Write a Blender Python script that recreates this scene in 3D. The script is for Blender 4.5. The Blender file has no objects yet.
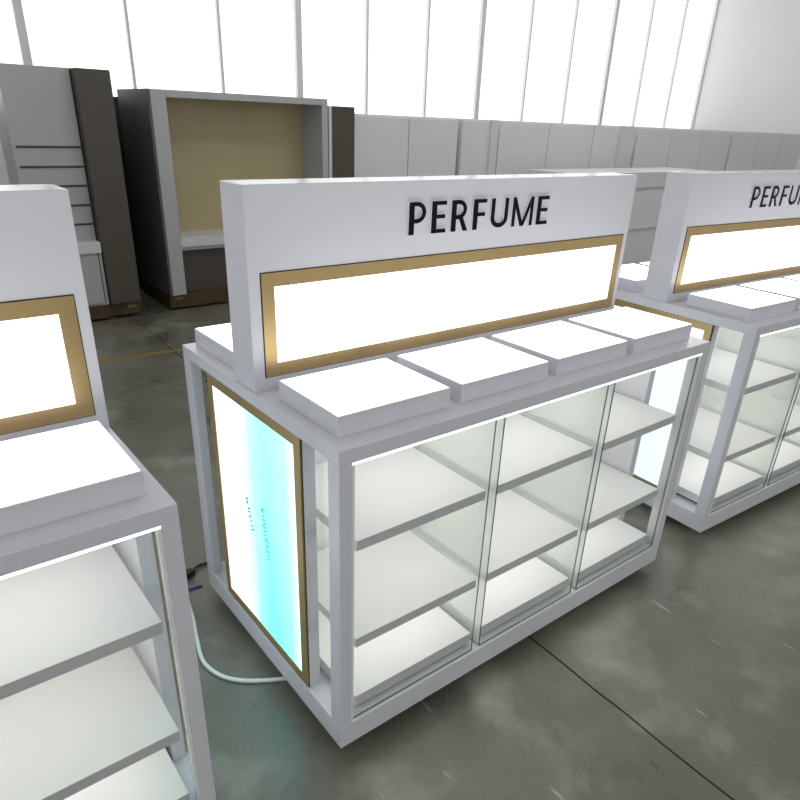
import bpy, bmesh, math, random
from mathutils import Vector, Matrix
random.seed(7)
sc = bpy.context.scene
C = sc.collection
PI = math.pi

# ------------------------------------------------------------------ materials
def new_mat(name):
    m = bpy.data.materials.new(name); m.use_nodes = True
    return m, m.node_tree.nodes, m.node_tree.links

def pbr(name, col, rough=.5, metal=0., spec=.5, emit=None, strength=0., bump=0., bump_scale=60., vary=0., vary_scale=4., coat=0.):
    m, n, l = new_mat(name)
    b = n['Principled BSDF']
    b.inputs['Base Color'].default_value = (*col, 1)
    b.inputs['Roughness'].default_value = rough
    b.inputs['Metallic'].default_value = metal
    b.inputs['Specular IOR Level'].default_value = spec
    b.inputs['Coat Weight'].default_value = coat
    if emit:
        b.inputs['Emission Color'].default_value = (*emit, 1)
        b.inputs['Emission Strength'].default_value = strength
    tc = n.new('ShaderNodeTexCoord')
    if vary:
        t = n.new('ShaderNodeTexNoise'); t.inputs['Scale'].default_value = vary_scale
        t.inputs['Detail'].default_value = 4
        l.new(tc.outputs['Object'], t.inputs['Vector'])
        mx = n.new('ShaderNodeMix'); mx.data_type = 'RGBA'
        mx.inputs[6].default_value = (*[c * (1 - vary) for c in col], 1)
        mx.inputs[7].default_value = (*[min(1, c * (1 + vary)) for c in col], 1)
        l.new(t.outputs['Fac'], mx.inputs[0]); l.new(mx.outputs[2], b.inputs['Base Color'])
    if bump:
        t = n.new('ShaderNodeTexNoise'); t.inputs['Scale'].default_value = bump_scale
        l.new(tc.outputs['Object'], t.inputs['Vector'])
        bp = n.new('ShaderNodeBump'); bp.inputs['Strength'].default_value = bump
        bp.inputs['Distance'].default_value = .002
        l.new(t.outputs['Fac'], bp.inputs['Height']); l.new(bp.outputs['Normal'], b.inputs['Normal'])
    return m

def emission(name, col, strength, base=(.8, .8, .8)):
    return pbr(name, base, .25, emit=col, strength=strength)

M = {}
M['laminate'] = pbr('white_gloss_laminate', (.71, .71, .755), .17, spec=.42, coat=0, vary=.012, vary_scale=3)
M['shelf'] = pbr('white_shelf_board', (.80, .80, .785), .35)
M['shelf_edge'] = pbr('grey_shelf_edging', (.60, .60, .60), .4)  # fronts of the white shelves, colour greyed because light misses them
M['gold'] = pbr('brushed_gold_trim', (.48, .34, .155), .36, metal=.55, vary=.12, vary_scale=9, bump=.08, bump_scale=300)
M['gap'] = pbr('black_shadow_gap', (.02, .018, .015), .6)  # black put in for shade around frames and under platforms
M['plinth'] = pbr('black_plinth', (.015, .015, .015), .7)
M['black'] = pbr('black_acrylic_letter', (.003, .003, .004), .3, spec=.15)
M['letter_side'] = pbr('white_acrylic_letter_rim', (.8, .8, .82), .3)
M['panel_light'] = emission('backlit_opal_panel', (1, .995, .99), 1.3)
M['tray_light'] = emission('backlit_opal_tray_top', (1, .995, 1.0), 2.3)
M['led'] = emission('led_strip_diffuser', (1, 1, .97), 1.5)
M['lip'] = pbr('white_lip', (.85, .85, .84), .3)
M['cable'] = pbr('white_cable_sheath', (.78, .80, .78), .45, bump=.2, bump_scale=80)
M['rubber'] = pbr('black_plug_rubber', (.012, .012, .014), .5)
M['blue'] = pbr('blue_cable_sheath', (.03, .05, .35), .45)
M['beige'] = pbr('beige_panel', (.50, .42, .24), .5, vary=.10, vary_scale=3)
M['brown'] = pbr('dark_taupe_panel', (.09, .078, .06), .5, vary=.08, vary_scale=2)
M['darkgrey'] = pbr('dark_grey_panel', (.11, .11, .11), .5)
M['cab'] = pbr('white_cabinet_paint', (.50, .50, .51), .35, vary=.03)
M['cabwhite'] = pbr('bright_white_cabinet', (.74, .75, .76), .3, vary=.02)
M['cablight'] = pbr('pale_cabinet_paint', (.80, .81, .82), .35, vary=.03)
M['slot'] = pbr('dark_slot', (.06, .06, .06), .6)
M['pallet'] = pbr('yellowish_wood_skid', (.07, .045, .014), .6, vary=.3, vary_scale=8)
M['handle'] = pbr('steel_handle', (.6, .6, .6), .3, metal=1)
M['yellow'] = pbr('yellow_tape', (.24, .18, .035), .6)
M['wall'] = pbr('white_plaster', (.86, .86, .86), .8, vary=.02, vary_scale=1.5)
M['ceil'] = pbr('white_ceiling', (.82, .82, .82), .8, vary=.02)
M['alu'] = pbr('white_window_bar', (.8, .8, .8), .4)
M['lampbody'] = pbr('lamp_body', (.8, .8, .8), .4)
M['lamp'] = emission('fluorescent_tube_cover', (1, 1, 1), 7.0)
M['window'] = emission('daylit_glazing', (.97, .99, 1), 1.15)  # glow of the added back windows

def glass_mat(name, tint, refl=1.0):
    m, n, l = new_mat(name)
    n.remove(n['Principled BSDF'])
    tr = n.new('ShaderNodeBsdfTransparent'); tr.inputs[0].default_value = (*tint, 1)
    gl = n.new('ShaderNodeBsdfGlossy'); gl.inputs['Roughness'].default_value = .02
    gl.inputs[0].default_value = (.9, .95, .93, 1)
    fr = n.new('ShaderNodeFresnel'); fr.inputs[0].default_value = 1.45
    mu = n.new('ShaderNodeMath'); mu.operation = 'MULTIPLY'; mu.inputs[1].default_value = .6 * refl
    ge = n.new('ShaderNodeNewGeometry'); inv = n.new('ShaderNodeMath'); inv.operation = 'SUBTRACT'; inv.inputs[0].default_value = 1
    l.new(ge.outputs['Backfacing'], inv.inputs[1])
    m2 = n.new('ShaderNodeMath'); m2.operation = 'MULTIPLY'
    l.new(fr.outputs[0], m2.inputs[0]); l.new(inv.outputs[0], m2.inputs[1]); l.new(m2.outputs[0], mu.inputs[0])
    mx = n.new('ShaderNodeMixShader')
    l.new(mu.outputs[0], mx.inputs[0]); l.new(tr.outputs[0], mx.inputs[1]); l.new(gl.outputs[0], mx.inputs[2])
    l.new(mx.outputs[0], n['Material Output'].inputs[0])
    return m
M['glass'] = glass_mat('clear_glass', (.988, .994, .989))
def frost_mat():
    m, n, l = new_mat('milky_clear_acrylic')
    n.remove(n['Principled BSDF'])
    tr = n.new('ShaderNodeBsdfTransparent'); tr.inputs[0].default_value = (.98, .99, .985, 1)
    df = n.new('ShaderNodeBsdfDiffuse'); df.inputs[0].default_value = (.86, .88, .85, 1)
    tl = n.new('ShaderNodeBsdfTranslucent'); tl.inputs[0].default_value = (.86, .88, .85, 1)
    a = n.new('ShaderNodeMixShader'); a.inputs[0].default_value = .5
    b = n.new('ShaderNodeMixShader'); b.inputs[0].default_value = .40
    l.new(df.outputs[0], a.inputs[1]); l.new(tl.outputs[0], a.inputs[2])
    l.new(tr.outputs[0], b.inputs[1]); l.new(a.outputs[0], b.inputs[2]); l.new(b.outputs[0], n['Material Output'].inputs[0])
    return m
M['frost'] = frost_mat()
M['glass_edge'] = pbr('green_glass_edge', (.10, .17, .13), .15)

def film_mat(name, col, k):
    # backlit film: white at the borders, aqua in the middle, deeper towards the bottom
    m, n, l = new_mat(name)
    b = n['Principled BSDF']
    b.inputs['Base Color'].default_value = (.06, .09, .09, 1); b.inputs['Roughness'].default_value = .4; b.inputs['Specular IOR Level'].default_value = .25
    tc = n.new('ShaderNodeTexCoord'); sp = n.new('ShaderNodeSeparateXYZ')
    l.new(tc.outputs['Object'], sp.inputs[0])
    # object Y runs over the panel's width, Z over its height
    ry = n.new('ShaderNodeMapRange'); ry.inputs[1].default_value = .20; ry.inputs[2].default_value = .633
    l.new(sp.outputs['Y'], ry.inputs[0])
    r = n.new('ShaderNodeValToRGB'); e = r.color_ramp.elements
    e[0].position = 0; e[0].color = (.38, .38, .38, 1); e[1].position = 1; e[1].color = (0, 0, 0, 1)
    for p_, v in ((.05, .62), (.11, .88), (.36, 1.), (.50, .86), (.60, .55), (.72, .22), (.86, 0)):
        q = e.new(p_); q.color = (v, v, v, 1)
    r.color_ramp.interpolation = 'EASE'
    l.new(ry.outputs[0], r.inputs[0])
    rz = n.new('ShaderNodeMapRange'); rz.inputs[1].default_value = .84; rz.inputs[2].default_value = .18
    rz.inputs[3].default_value = .80; rz.inputs[4].default_value = 1.04
    l.new(sp.outputs['Z'], rz.inputs[0])
    mu = n.new('ShaderNodeMath'); mu.operation = 'MULTIPLY'; mu.use_clamp = True
    l.new(r.outputs[0], mu.inputs[0]); l.new(rz.outputs[0], mu.inputs[1])
    mx = n.new('ShaderNodeMix'); mx.data_type = 'RGBA'
    mx.inputs[6].default_value = (.72, .90, 1, 1) if k > 1.5 else (.95, .97, 1, 1); mx.inputs[7].default_value = (*col, 1)
    l.new(mu.outputs[0], mx.inputs[0])
    l.new(mx.outputs[2], b.inputs['Emission Color']); b.inputs['Emission Strength'].default_value = k
    return m
M['film'] = film_mat('backlit_aqua_film', (.13, .82, .82), 2.0)
M['film_pale'] = film_mat('backlit_pale_film', (.74, .85, .96), 1.32)
M['film_mark'] = pbr('teal_film_mark', (.05, .35, .38), .4, emit=(.03, .42, .42), strength=.7)
M['film_blue'] = pbr('blue_film_mark', (.03, .12, .40), .4, emit=(.03, .20, .50), strength=.6)

def floor_mat():
    m, n, l = new_mat('polished_concrete')
    b = n['Principled BSDF']
    tc = n.new('ShaderNodeTexCoord')
    def noise(scale, detail=5, rough=.55, dist=0.):
        t = n.new('ShaderNodeTexNoise'); t.inputs['Scale'].default_value = scale
        t.inputs['Detail'].default_value = detail; t.inputs['Roughness'].default_value = rough
        t.inputs['Distortion'].default_value = dist
        l.new(tc.outputs['Object'], t.inputs['Vector']); return t
    a = noise(1.7, 6, .6, .4)
    r = n.new('ShaderNodeValToRGB'); e = r.color_ramp.elements
    e[0].position = .30; e[0].color = (.125, .12, .095, 1)
    e[1].position = .72; e[1].color = (.27, .26, .205, 1)
    l.new(a.outputs['Fac'], r.inputs[0])
    # pale worn patches
    c = noise(3.1, 4, .5, .25)
    r2 = n.new('ShaderNodeValToRGB'); r2.color_ramp.elements[0].position = .54; r2.color_ramp.elements[1].position = .80
    r2.color_ramp.elements[1].color = (.6, .6, .6, 1)
    l.new(c.outputs['Fac'], r2.inputs[0])
    mx = n.new('ShaderNodeMix'); mx.data_type = 'RGBA'
    l.new(r2.outputs[0], mx.inputs[0]); l.new(r.outputs[0], mx.inputs[6]); mx.inputs[7].default_value = (.62, .59, .50, 1)
    # fine grain
    g = noise(60, 4, .7)
    mm = n.new('ShaderNodeMix'); mm.data_type = 'RGBA'; mm.blend_type = 'MULTIPLY'; mm.inputs[0].default_value = .35
    l.new(mx.outputs[2], mm.inputs[6]); l.new(g.outputs['Fac'], mm.inputs[7])
    # scratches: stretched noise
    mp = n.new('ShaderNodeMapping'); mp.inputs['Scale'].default_value = (38, 5, 1); mp.inputs['Rotation'].default_value = (0, 0, .5)
    l.new(tc.outputs['Object'], mp.inputs['Vector'])
    s = n.new('ShaderNodeTexNoise'); s.inputs['Scale'].default_value = 1.2; s.inputs['Detail'].default_value = 2
    l.new(mp.outputs[0], s.inputs['Vector'])
    r3 = n.new('ShaderNodeValToRGB'); r3.color_ramp.elements[0].position = .72; r3.color_ramp.elements[1].position = .77
    r3.color_ramp.elements[1].color = (.55, .55, .55, 1)
    l.new(s.outputs['Fac'], r3.inputs[0])
    m3 = n.new('ShaderNodeMix'); m3.data_type = 'RGBA'
    l.new(r3.outputs[0], m3.inputs[0]); l.new(mm.outputs[2], m3.inputs[6]); m3.inputs[7].default_value = (.55, .54, .48, 1)
    l.new(m3.outputs[2], b.inputs['Base Color'])
    rr = n.new('ShaderNodeMapRange'); rr.inputs[3].default_value = .18; rr.inputs[4].default_value = .42
    l.new(a.outputs['Fac'], rr.inputs[0]); l.new(rr.outputs[0], b.inputs['Roughness'])
    bp = n.new('ShaderNodeBump'); bp.inputs['Strength'].default_value = .15; bp.inputs['Distance'].default_value = .004
    l.new(c.outputs['Fac'], bp.inputs['Height']); l.new(bp.outputs[0], b.inputs['Normal'])
    return m
M['floor'] = floor_mat()
M['joint'] = pbr('dark_floor_joint', (.012, .011, .009), .8)

# ------------------------------------------------------------------ mesh helpers
class MB:
    def __init__(s): s.bm = bmesh.new(); s.mats = []
    def mi(s, m):
        if m not in s.mats: s.mats.append(m)
        return s.mats.index(m)
    def box(s, x0, x1, y0, y1, z0, z1, m, faces=None):
        """faces: {'x-':mat, ...} overrides"""
        v = [s.bm.verts.new((x, y, z)) for x in (x0, x1) for y in (y0, y1) for z in (z0, z1)]
        q = {'x-': (0, 1, 3, 2), 'x+': (4, 6, 7, 5), 'y-': (0, 4, 5, 1), 'y+': (2, 3, 7, 6), 'z-': (0, 2, 6, 4), 'z+': (1, 5, 7, 3)}
        for k, idx in q.items():
            f = s.bm.faces.new([v[i] for i in idx])
            f.material_index = s.mi((faces or {}).get(k, m))
        return s
    def prism(s, pts, a0, a1, m, side=None, axis='y'):
        """polygon pts (u, v) in the plane normal to axis, from a0 to a1"""
        def P(u, v, a): return {'y': (u, a, v), 'x': (a, u, v), 'z': (u, v, a)}[axis]
        f0 = [s.bm.verts.new(P(u, v, a0)) for u, v in pts]; f1 = [s.bm.verts.new(P(u, v, a1)) for u, v in pts]
        A = s.bm.faces.new(f0); B = s.bm.faces.new(f1[::-1]); A.material_index = B.material_index = s.mi(m)
        for i in range(len(pts)):
            j = (i + 1) % len(pts)
            f = s.bm.faces.new((f0[j], f0[i], f1[i], f1[j])); f.material_index = s.mi(side or m)
        return s
    def tube(s, pts, r, m, seg=10):
        rings = []
        for i, p in enumerate(pts):
            p = Vector(p); a = Vector(pts[max(i - 1, 0)]); b = Vector(pts[min(i + 1, len(pts) - 1)])
            t = (b - a).normalized(); up = Vector((0, 0, 1)) if abs(t.z) < .9 else Vector((1, 0, 0))
            u = t.cross(up).normalized(); w = u.cross(t)
            rings.append([s.bm.verts.new(p + r * (math.cos(2 * PI * k / seg) * u + math.sin(2 * PI * k / seg) * w)) for k in range(seg)])
        for a, b in zip(rings, rings[1:]):
            for k in range(seg):
                f = s.bm.faces.new((a[k], a[(k + 1) % seg], b[(k + 1) % seg], b[k])); f.material_index = s.mi(m); f.smooth = True
        for rg in (rings[0], rings[-1]):
            f = s.bm.faces.new(rg); f.material_index = s.mi(m)
        return s
    def build(s, name, parent=None, bevel=0., loc=None):
        bmesh.ops.recalc_face_normals(s.bm, faces=s.bm.faces[:])
        me = bpy.data.meshes.new(name); s.bm.to_mesh(me); s.bm.free()
        for m in s.mats: me.materials.append(M[m])
        o = bpy.data.objects.new(name, me); C.objects.link(o)
        if parent: o.parent = parent
        if loc: o.location = loc
        if bevel:
            b = o.modifiers.new('bevel', 'BEVEL'); b.width = bevel; b.segments = 2; b.limit_method = 'ANGLE'
        return o

def empty(name, loc=(0, 0, 0), rz=0):
    o = bpy.data.objects.new(name, None); C.objects.link(o); o.location = loc; o.rotation_euler = (0, 0, rz)
    o.empty_display_size = .1
    return o
def tag(o, label=None, cat=None, group=None, kind=None):
    if label: o['label'] = label
    if cat: o['category'] = cat
    if group: o['group'] = group
    if kind: o['kind'] = kind
    return o
def copy_tree(o, parent=None):
    c = o.copy(); C.objects.link(c)
    if parent: c.parent = parent
    for ch in list(o.children): copy_tree(ch, c)
    return c

# ------------------------------------------------------------------ the display counter
L, D, H, ZB = 1.425, .830, .90, .04
HY0, HY1, HZ = .377, .488, 1.370
YC = (HY0 + HY1) / 2
def my(y): return 2 * YC - y        # mirror in depth

def ring(mb, axis, a0, a1, u0, u1, v0, v1, w, m):
    """picture frame of width w (outer u0..u1, v0..v1) between a0 and a1 along axis"""
    def B(ua, ub, va, vb):
        if axis == 'y': mb.box(ua, ub, a0, a1, va, vb, m)
        else: mb.box(a0, a1, ua, ub, va, vb, m)
    B(u0, u1, v1 - w, v1); B(u0, u1, v0, v0 + w); B(u0, u0 + w, v0 + w, v1 - w); B(u1 - w, u1, v0 + w, v1 - w)

LETTERS = {}
S_ = .185   # stem width relative to letter height
def stroke(pts, w=S_):
    """polyline -> polygon of constant width, mitred"""
    out_l, out_r = [], []
    for i, (x, y) in enumerate(pts):
        p = Vector((x, y)); a = Vector(pts[i - 1]) if i else None; b = Vector(pts[i + 1]) if i < len(pts) - 1 else None
        d1 = (p - a).normalized() if a is not None else (b - p).normalized()
        d2 = (b - p).normalized() if b is not None else d1
        n1 = Vector((-d1.y, d1.x)); n2 = Vector((-d2.y, d2.x)); n = (n1 + n2).normalized()
        k = w / 2 / max(.4, n.dot(n1))
        out_l.append(p + n * k); out_r.append(p - n * k)
    return [tuple(q) for q in out_l + out_r[::-1]]
h = S_ / 2
def rect(x0, x1, y0, y1): return [(x0, y0), (x1, y0), (x1, y1), (x0, y1)]
def arc(cx, cy, rx, ry, a0, a1, n=12):
    return [(cx + rx * math.cos(math.radians(a0 + (a1 - a0) * i / n)), cy + ry * math.sin(math.radians(a0 + (a1 - a0) * i / n))) for i in range(n + 1)]
tb = .125   # thinner bars
bowl = lambda cx, top, bot, rx: [(h, top)] + [(cx, top)] + arc(cx, (top + bot) / 2, rx, (top - bot) / 2, 88, -88)[0:] + [(cx, bot), (h, bot)]
LETTERS['P'] = (.62, [rect(0, S_, 0, 1), stroke(bowl(.27, 1 - tb / 2, .42, .25), .135)])
LETTERS['E'] = (.55, [rect(0, S_, 0, 1), rect(S_, .53, 1 - tb, 1), rect(S_, .49, .455, .455 + tb), rect(S_, .53, 0, tb)])
LETTERS['R'] = (.66, [rect(0, S_, 0, 1), stroke(bowl(.27, 1 - tb / 2, .46, .24), .135), [(.27, .45), (.46, .0), (.65, .0), (.42, .48)]])
LETTERS['F'] = (.53, [rect(0, S_, 0, 1), rect(S_, .52, 1 - tb, 1), rect(S_, .48, .44, .44 + tb)])
LETTERS['U'] = (.74, [stroke([(h, 1)] + [(h, .36)] + arc(.37, .34, .37 - h, .34 - h, 180, 360, 14) + [(.74 - h, .36), (.74 - h, 1)], .155)])
LETTERS['M'] = (.92, [rect(0, .14, 0, 1), rect(.78, .92, 0, 1), [(.14, 1), (.0, 1), (.37, 0), (.54, 0), (.92, 1), (.78, 1), (.46, .17)]])

def make_counter():
    root = empty('perfume_display_counter')
    # recessed plinth
    MB().box(.10, L - .10, .10, D - .10, 0, ZB, 'plinth').build('plinth', root)
    # frame : posts and rails
    f = MB(); P = .032; PD = .045
    for x0, x1 in ((0, P), (L - P, L)):
        for y0, y1 in ((0, PD), (D - PD, D)):
            f.box(x0, x1, y0, y1, .112, .866, 'laminate')
    f.box(0, L, 0, D, ZB, .112, 'laminate')          # bottom deck
    f.build('cabinet_frame', root, .0015)
    MB().box(0, L, 0, D, .866, H, 'laminate').build('countertop', root, .0012)
    # central back panel between the two shop sides
    MB().box(.04, L - .04, YC - .012, YC + .012, .157, .866, 'shelf').build('back_panel', root)
    MB().box(.04, L - .04, YC - .0122, YC + .0122, .112, .157, 'shelf')  .build('back_panel_foot', root)
    bays = [(.065, .475), (.514, .926), (.970, L - .048)]
    panes = [(P + .009, .463), (.494, .913), (.944, L - P - .009)]
    for side in (0, 1):
        Y = (lambda a, b: (a, b)) if side == 0 else (lambda a, b: (my(b), my(a)))
        fr = 'y-' if side == 0 else 'y+'
        # LED strip under the top rail and white lip down the sides
        y0, y1 = Y(.0015, .012)
        MB().box(P, L - P, y0, y1, .8595, .866, 'led').build('led_strip', root)
        MB().box(P, P + .007, y0, y1, .112, .8595, 'lip').build('pane_lip', root)
        MB().box(L - P - .005, L - P, y0, y1, .112, .8595, 'lip').build('pane_lip', root)
        for (a, b) in bays:
            i = bays.index((a, b))
            ge = {'x-': 'glass_edge', 'x+': 'glass_edge', 'z-': 'glass_edge', 'z+': 'glass_edge'}
            p0, p1 = panes[i]
            y0, y1 = Y(.0075, .012)
            MB().box(p0, p1, y0, y1, .1135, .8555, 'glass', ge).build('glass_pane', root)
            y0, y1 = Y(.030, .400)
            for z in (.642, .352):
                MB().box(a, b, y0, y1, z - .028, z, 'shelf', {fr: 'shelf_edge'}).build('shelf', root, .0008)
            MB().box(a, b, y0, y1, .122, .157, 'shelf', {fr: 'shelf_edge'}).build('base_platform', root, .0008)
            MB().box(a + .01, b - .01, *Y(.038, .39), .112, .122, 'gap').build('platform_recess', root)  # black block put in as the shade line below the platform
        for xd in (.4945, .948):
            y0, y1 = Y(.014, .40)
            MB().box(xd - .003, xd + .003, y0, y1, .1135, .8555, 'frost', {'z-': 'glass_edge', 'z+': 'glass_edge'}).build('glass_divider', root)
        for x0, x1 in ((.004, .009), (L - .009, L - .004)):
            y0, y1 = Y(.047, .158)
            MB().box(x0, x1, y0, y1, .1135, .8555, 'glass').build('end_glass', root)
    # lightboxes in the two ends
    for side in (0, 1):
        X = (lambda a, b: (a, b)) if side == 0 else (lambda a, b: (L - b, L - a))
        y0, y1, z0, z1 = .163, my(.163) - .03, .118, .868
        y1 = .668
        b = MB().box(*X(.006, .038), y0 - .002, my(.163) if False else y1 + .002, .112, .866, 'laminate', {('x-' if side == 0 else 'x+'): 'gap'}).build('end_lightbox', root)
        fr = MB(); x0, x1 = X(.0005, .006)
        ring(fr, 'x', x0, x1, y0 + .002, y1 - .002, z0 + .001, .8655, .028, 'gold')
        fr.build('gold_frame', b, .0006)
        x0, x1 = X(.003, .006)
        MB().box(x0, x1, y0 + .03, y1 - .03, z0 + .029, .8375, 'film' if side == 0 else 'film_pale').build('light_panel', b)
        if side == 0:
            k = MB(); rnd = random.Random(3)
            for (ya, yb, zt, zb, mt, n_) in ((.470, .440, .562, .462, 'film_blue', 8), (.375, .357, .575, .415, 'film_mark', 15)):
                for i in range(n_):
                    z = zt - (zt - zb) * i / n_; yy = ya + (yb - ya) * i / n_ + rnd.uniform(-.003, .003)
                    hw = rnd.uniform(.006, .011)
                    pts = stroke([(yy - hw, z), (yy, z - rnd.uniform(-.004, .006)), (yy + hw, z - rnd.uniform(.002, .010))], .0042)
                    k.prism(pts, .0022, .003, mt, axis='x')
            k.build('film_marks', b)['kind'] = 'stuff'
    # header box
    hd = MB().box(.004, L, HY0, HY1, H, HZ, 'laminate').build('header_board', root, .0015)
    for side in (0, 1):
        Y = (lambda a, b: (a, b)) if side == 0 else (lambda a, b: (my(b), my(a)))
        y0, y1 = Y(HY0 - .0006, HY0)
        g = MB(); ring(g, 'y', y0, y1, .0335, 1.4025, .9325, 1.184, .03, 'gap'); g.build('shadow_gap', hd)  # flat black ring painted in as the shadow line round the frame
        y0, y1 = Y(HY0 - .003, HY0 - .0006)
        g = MB(); ring(g, 'y', y0, y1, .0357, 1.4003, .9346, 1.1818, .0316, 'gold'); g.build('gold_frame', hd)
        y0, y1 = Y(HY0 - .002, HY0)
        MB().box(.0673, 1.3687, y0, y1, .9662, 1.1502, 'panel_light').build('light_panel', hd)
        # lettering
        x = .454; hh = .080; total = 0; word = 'PERFUME'; gap_ = .165; rnk = 0
        wsum = sum(LETTERS[c][0] for c in word) + gap_ * (len(word) - 1)
        sx = (.990 - .454) / wsum
        for c in word:
            w, polys = LETTERS[c]
            m = MB()
            for k_, pl in enumerate(polys):
                pts = [((x + u * sx), 1.2395 + v * hh) for u, v in pl]
                if side == 1: pts = [(L - u, v) for u, v in pts]
                e = .0002 * k_
                if side == 0: m.prism(pts, HY0 - .006 + e, HY0 - .0002, 'black', 'letter_side')
                else: m.prism(pts, HY1 + .0002, HY1 + .006 - e, 'black', 'letter_side')
            m.build('letter', hd)
            x += (w + gap_) * sx
    # lit display trays on the counter, four per side
    for side in (0, 1):
        Y = (lambda a, b: (a, b)) if side == 0 else (lambda a, b: (my(b), my(a)))
        for i in range(4):
            x0 = .033 + i * .3487; x1 = x0 + .3132
            y0, y1 = Y(.056, .310)
            t = MB().box(x0, x1, y0, y1, H, .948, 'laminate').build('light_tray', root, .001)
            MB().box(x0 + .004, x1 - .004, y0 + .004, y1 - .004, .9475, .9492, 'tray_light').build('light_panel', t)
    return root

main = make_counter()
right = copy_tree(main); right.location = (1.7436, 0, 0)
for q in right.children_recursive:
    if q.name.startswith('letter'): q.location.x -= .035
right.rotation_euler.z = math.radians(-3.348)
for ch in [q for q in right.children_recursive if q.name.startswith('film_marks')]: bpy.data.objects.remove(ch)
for o in right.children_recursive:
    if 'film' in [m_.name.replace('backlit_aqua_', '') for m_ in o.data.materials]:
        o.data = o.data.copy(); o.data.materials[0] = M['film_pale']
left = copy_tree(main); left.location = (-1.7608, -.0107, 0); left.rotation_euler.z = math.radians(.128)
G = 'row of lit perfume display counters'
tag(main, 'white illuminated perfume counter in the middle, its whole front and aqua lit end in view', 'display counter', G)
tag(right, 'white illuminated perfume counter at the right, cut off by the picture edge after its letters', 'display counter', G)
tag(left, 'white illuminated perfume counter at the left, nearest the camera, only its right end in view', 'display counter', G)

# LED lamps under the top and under each shelf (front side)
def area(name, loc, sx, sy, energy, rot=(0, 0, 0), col=(1, 1, 1), parent=None):
    d = bpy.data.lights.new(name, 'AREA'); d.shape = 'RECTANGLE'; d.size = sx; d.size_y = sy; d.energy = energy; d.color = col
    o = bpy.data.objects.new(name, d); C.objects.link(o); o.location = loc; o.rotation_euler = rot
    if parent: o.parent = parent
    return o
INT = 1.6
for root in (main, right, left):
    for z, e in ((.860, 1.0), (.612, .95), (.322, .85)):
        area('shelf_led', (L / 2, .20, z), 1.28, .28, INT * e, parent=root, col=(1, 1, .97))

# ------------------------------------------------------------------ floor, room
fl = MB().box(-6, 14, -5, 8, -.1, 0, 'floor').build('floor'); tag(fl, kind='structure')
j = MB()
def strip(mb, x0, y0, x1, y1, w, z0, z1, m):
    d = Vector((x1 - x0, y1 - y0)).normalized(); n = Vector((-d.y, d.x)) * w / 2
    mb.prism([(x0 - n.x, y0 - n.y), (x1 - n.x, y1 - n.y), (x1 + n.x, y1 + n.y), (x0 + n.x, y0 + n.y)], z0, z1, m, axis='z')
pts = [(.735, -4.9)] + [(.745 + (.115 * (y + .2) / 3.5) + random.uniform(-.003, .003), y) for y in [-.6 + .12 * k for k in range(48)]] + [(.93, 7.9)]
for a, b in zip(pts, pts[1:]): strip(j, *a, *b, .006, 0, .0006, 'joint')
strip(j, -5.9, 4.05, 13.9, 4.05, .006, 0, .0006, 'joint') if False else None
jo = j.build('trim_1'); tag(jo, kind='structure')
y_ = MB(); strip(y_, -.6, 3.55, 1.25, 3.43, .05, 0, .0006, 'yellow'); yo = y_.build('trim_2'); tag(yo, kind='structure')

def struct(name, mb, **k):
    o = mb.build(name, **k); tag(o, kind='structure'); return o
CZ = 4.6; YB = 7.0; XR = 13.0; XL = -5.0; YF = -4.0
struct('wall_left', MB().box(XL - .1, XL, YF, YB, 0, CZ, 'wall'))
struct('wall_right', MB().box(XR, XR + .1, YF, YB, 0, CZ, 'wall'))
struct('wall_front', MB().box(XL, XR, YF - .1, YF, 0, CZ, 'wall'))
struct('ceiling', MB().box(XL, XR, YF, YB, CZ, CZ + .1, 'ceil'))
WB = 1.45; WT = 4.4
struct('wall_back', MB().box(XL, XR, YB, YB + .1, 0, WB, 'wall').box(XL, XR, YB, YB + .1, WT, CZ, 'wall'))
nW = 6; ww = (XR - XL) / nW
for i in range(nW):
    x0 = XL + i * ww
    g = MB().box(x0, x0 + ww, YB + .05, YB + .06, WB, WT, 'window').build('window_%d' % (i + 1)); tag(g, kind='structure')  # glowing window added to brighten the area above the cabinets
    b = MB(); ring(b, 'y', YB - .005, YB + .05, x0, x0 + ww, WB, WT, .04, 'alu')
    for k in (1, 2): b.box(x0 + ww * k / 3 - .015, x0 + ww * k / 3 + .015, YB, YB + .05, WB + .04, WT - .04, 'alu')
    b.build('window_frame', g)

# ------------------------------------------------------------------ background cabinets
def shelf_tower():
    r = empty('shelf_tower', (.30, 4.45, 0))
    w = .445
    MB().box(0, w, 0, .5, .02, .12, 'pallet').build('skid', r)
    MB().box(0, w, .02, .5, .12, .52, 'cab').build('lower_case', r)
    MB().box(.24, w - .035, .0, .02, .14, .50, 'cab').build('door', r, .002)
    MB().box(w - .028, w - .022, .018, .0195, .14, .52, 'slot').build('door_gap', r)
    MB().box(0, w, .10, .5, .52, 1.75, 'cab').build('upper_case', r)
    MB().box(0, w, .0, .10, .52, .60, 'cabwhite').build('ledge', r, .002)
    for z in (.72, .855, .99, 1.12, 1.25): MB().box(.02, w - .004, .094, .0995, z - .007, z + .007, 'slot').build('slat_gap', r)
    return r
a = shelf_tower(); tag(a, 'white slatted shelf tower with a ledge, beside the tall taupe panel cabinet', 'cabinet')
b = empty('panel_cabinet', (.755, 4.45, 0))
MB().box(0, .235, .03, .8, .02, .12, 'pallet').build('skid', b)
MB().box(0, .235, .0, .8, .12, 1.75, 'brown').build('side_panel', b, .002)
MB().box(.13, .20, .0265, .03, .07, .095, 'yellow').build('yellow_sticker', b)
tag(b, 'tall taupe panel cabinet left of the dark gap', 'cabinet')
dp = MB().box(.60, 1.9, 5.35, 5.42, 0, 1.6, 'plinth').build('dark_board', bevel=.003)  # black sheet added to keep the gap between the cabinets dark
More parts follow.
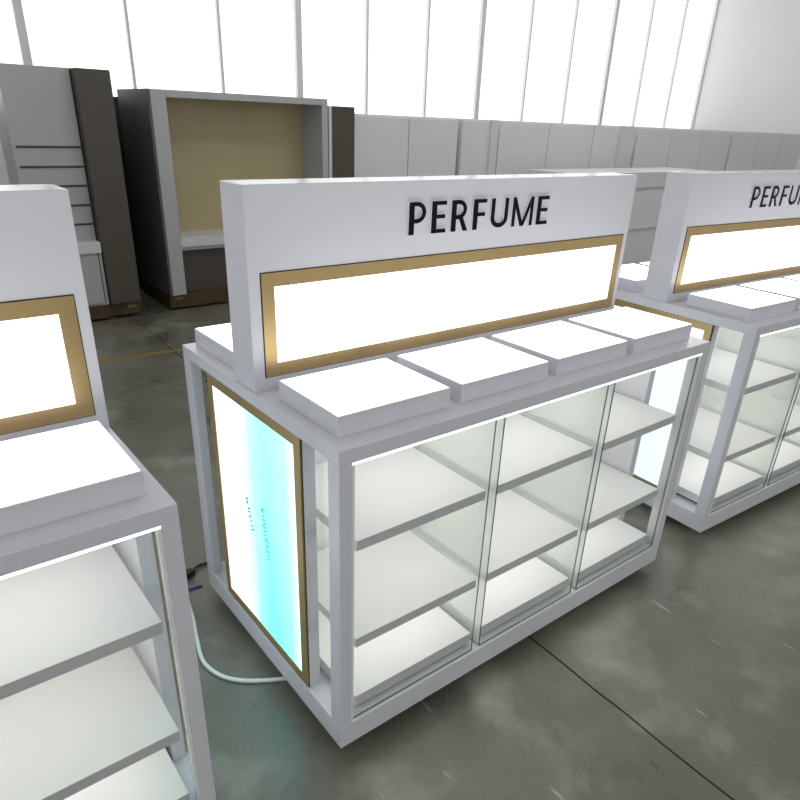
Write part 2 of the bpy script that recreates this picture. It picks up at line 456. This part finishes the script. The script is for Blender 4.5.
tag(dp, 'black board standing upright, seen through the gap between the taupe and the beige-backed cabinets', 'board')
c = empty('niche_cabinet', (1.235, 4.45, 0))
W = 1.55
MB().box(0, W, .03, .7, .02, .13, 'pallet').build('skid', c)
MB().box(0, .02, .0, .7, .13, 1.65, 'darkgrey').build('side_panel', c)
MB().box(.02, .135, .0, .7, .13, 1.65, 'cab').build('stile', c, .002)
MB().box(W - .06, W, .0, .7, .13, 1.65, 'cab').build('stile', c, .002)
MB().box(.135, W - .06, .10, .70, .13, .48, 'brown').build('lower_panel', c)
MB().box(.135, W - .06, .02, .70, .51, .585, 'cabwhite').build('shelf', c, .002)
MB().box(.135, W - .06, .04, .70, .48, .51, 'cab').build('shelf_support', c, .002)
MB().box(.135, W - .06, .35, .70, .585, 1.60, 'beige').build('beige_back', c)
MB().box(.135, W - .06, .0, .70, 1.60, 1.65, 'cab').build('top_rail', c, .002)
MB().box(.04, .11, .0265, .03, .085, .11, 'yellow').build('yellow_sticker', c)
tag(c, 'open cabinet with a beige back over a white shelf, right of the dark gap', 'cabinet')
# glass door partition, then white cabinets to the right, seen over the counters
d = empty('grey_cabinet', (2.80, 4.5, 0))
MB().box(0, .30, 0, .5, .02, .13, 'pallet').build('skid', d)
MB().box(0, .30, 0, .5, .13, 1.6, 'brown').build('panel', d)
MB().box(.02, .05, -.01, 0, .13, 1.6, 'cabwhite').build('edge_strip', d)
tag(d, 'narrow grey cabinet with a white edge strip, beside the beige-backed cabinet', 'cabinet')
def white_cabinet(x, y, w, n, label, rz=0, top=1.55, m='cablight', post=.10):
    r = empty('storage_cabinet', (x, y, 0), rz)
    MB().box(.02, w - .02, .05, .55, 0, .10, 'plinth').build('plinth', r)
    MB().box(0, w, 0, .6, .10, top, m).build('carcass', r, .003)
    for i in range(n):
        dw = w / n
        dr = MB().box(i * dw + .006, (i + 1) * dw - .006, -.018, 0, .12, top - .02, m).build('door', r, .003)
        hx = (i + 1) * dw - .05 if i % 2 == 0 else i * dw + .05
        MB().box(hx - .006, hx + .006, -.045, -.018, .75, .95, 'handle').build('handle', dr, .002)
    if post: MB().box(w - post, w, -.05, -.018, .10, top, 'cabwhite').build('pilaster', r, .002)
    tag(r, label, 'cabinet', 'white storage cabinets along the back')
    return r
white_cabinet(3.15, 4.6, 1.30, 2, 'pale grey double-door storage cabinet just right of the narrow grey one, behind the header letters', post=0)
white_cabinet(4.50, 4.6, .50, 1, 'narrow pale storage cabinet behind the end of the perfume letters')
white_cabinet(5.05, 4.6, 2.45, 3, 'three-door pale storage cabinet with a broad white pilaster, behind the middle header', post=.30)
white_cabinet(7.6, 4.6, 2.4, 3, 'wide pale storage cabinet seen in the gap between the middle and right counter', post=0)
white_cabinet(10.05, 4.6, 2.4, 3, 'farthest pale storage cabinet, behind the right counter header', post=0)
tg = empty('low_display_unit', (5.0, 3.5, 0))
MB().box(.05, 2.55, .05, .50, 0, .08, 'plinth').build('plinth', tg)
MB().box(0, 2.6, 0, .55, .08, .94, 'cablight').build('body', tg, .003)
for i in range(3): MB().box(i * .865 + .01, i * .865 + .86, -.018, 0, .50, .90, 'cablight').build('drawer_front', tg, .003)
MB().box(-.01, 2.61, -.03, .56, .94, 1.10, 'cabwhite').build('worktop', tg, .003)
tag(tg, 'low grey unit with a bright white top, seen between the two counters', 'cabinet')
lw = empty('storage_cabinet', (-1.4, 4.6, 0))
MB().box(.02, 1.48, .05, .5, 0, .10, 'plinth').build('plinth', lw)
MB().box(0, 1.5, 0, .55, .10, 1.6, 'cablight').build('carcass', lw, .003)
for i in range(2): MB().box(i * .75 + .006, i * .75 + .744, -.018, 0, .12, 1.58, 'cablight').build('door', lw, .003)
tag(lw, 'pale grey cabinet far at the left, above the left counter header', 'cabinet')

# ------------------------------------------------------------------ cables on the floor
def smooth(pts, n=8):
    out = []
    P_ = [pts[0]] + pts + [pts[-1]]
    for i in range(1, len(P_) - 2):
        p0, p1, p2, p3 = [Vector(q) for q in P_[i - 1:i + 3]]
        for k in range(n):
            t = k / n
            out.append(.5 * ((2 * p1) + (-p0 + p2) * t + (2 * p0 - 5 * p1 + 4 * p2 - p3) * t * t + (-p0 + 3 * p1 - 3 * p2 + p3) * t ** 3))
    out.append(Vector(pts[-1])); return out
r_ = .0065
k = MB().tube(smooth([(-.07, .90, r_), (-.10, .74, r_), (-.129, .635, r_), (-.152, .53, r_), (-.135, .45, r_), (-.095, .395, r_), (-.037, .353, r_), (.017, .324, r_), (.045, .312, r_)]), r_, 'cable').build('power_cable')
tag(k, 'white cable curving over the floor and under the middle counter', 'cable')
p = empty('power_plug', (-.035, .955, 0), .4)
MB().box(-.03, .03, -.014, .014, .002, .026, 'rubber').build('plug_body', p, .004)
MB().tube(smooth([(.03, 0, .012), (.07, .01, .008), (.12, -.02, .006)]), .005, 'rubber').build('plug_cord', p)
MB().tube(smooth([(-.03, 0, .012), (-.10, .02, .006), (-.22, -.01, .006)]), .005, 'rubber').build('plug_cord', p)
tag(p, 'black plug with its cord on the floor at the back corner of the middle counter', 'plug')
k = MB().tube(smooth([(-.30, .93, .004), (-.16, .90, .004), (-.06, .885, .004), (-.01, .88, .004)]), .004, 'blue').build('data_cable')
tag(k, 'thin blue cable on the floor between plug and white cable', 'cable')

# ------------------------------------------------------------------ added ceiling lamps and area lights
n_ = 0
for x in (-2.5, .8, 4.1, 7.4, 10.7):
    for y in (-2.2, 1.2, 4.4):
        t = empty('ceiling_lamp', (x, y, CZ))  # unseen lamp, added for what glossy surfaces reflect
        MB().box(-.65, .65, -.09, .09, -.08, 0, 'lampbody').build('lamp_body', t)
        MB().box(-.62, .62, -.07, .07, -.10, -.08, 'lamp').build('tube_cover', t)
        tag(t, 'long white fluorescent ceiling lamp above the hall', 'lamp', 'ceiling lamps'); n_ += 1
AMB = 1.0
area('hall_light', (3.5, 1.5, CZ - .15), 14, 8, 40 * AMB, col=(1, .99, .97))
area('back_light', (6.5, 2.2, CZ - .15), 9, 1.5, 60, rot=(math.radians(35), 0, 0))  # added fill to brighten the back cabinets, has no fixture
area('window_light', (1.5, YF + .1, 2.3), 12, 3.0, 66 * AMB, rot=(math.radians(90), 0, 0), col=(.95, .98, 1))  # added fill from behind the camera, no window stands there

# ------------------------------------------------------------------ world, camera, view
w = bpy.data.worlds.new('world'); sc.world = w; w.use_nodes = True
w.node_tree.nodes['Background'].inputs[0].default_value = (.85, .9, 1, 1)
w.node_tree.nodes['Background'].inputs[1].default_value = .3
cd = bpy.data.cameras.new('camera'); cam = bpy.data.objects.new('camera', cd); C.objects.link(cam)
R_ = Vector((.78943228, -.61278911, .03586341)); U_ = Vector((.24557438, .36882965, .89646969)); F_ = Vector((.56257436, .69889498, -.44165134))
mat = Matrix(((R_.x, U_.x, -F_.x, -.6448), (R_.y, U_.y, -F_.y, -.9945), (R_.z, U_.z, -F_.z, 1.5014), (0, 0, 0, 1)))
cam.matrix_world = mat
cd.sensor_width = 36; cd.lens = 658.14 / 800 * 36; cd.shift_y = 45.5 / 800; cd.clip_start = .01
sc.camera = cam
vs = sc.view_settings
vs.view_transform = 'Standard'; vs.look = 'None'; vs.gamma = 1; vs.exposure = 0; vs.use_curve_mapping = False
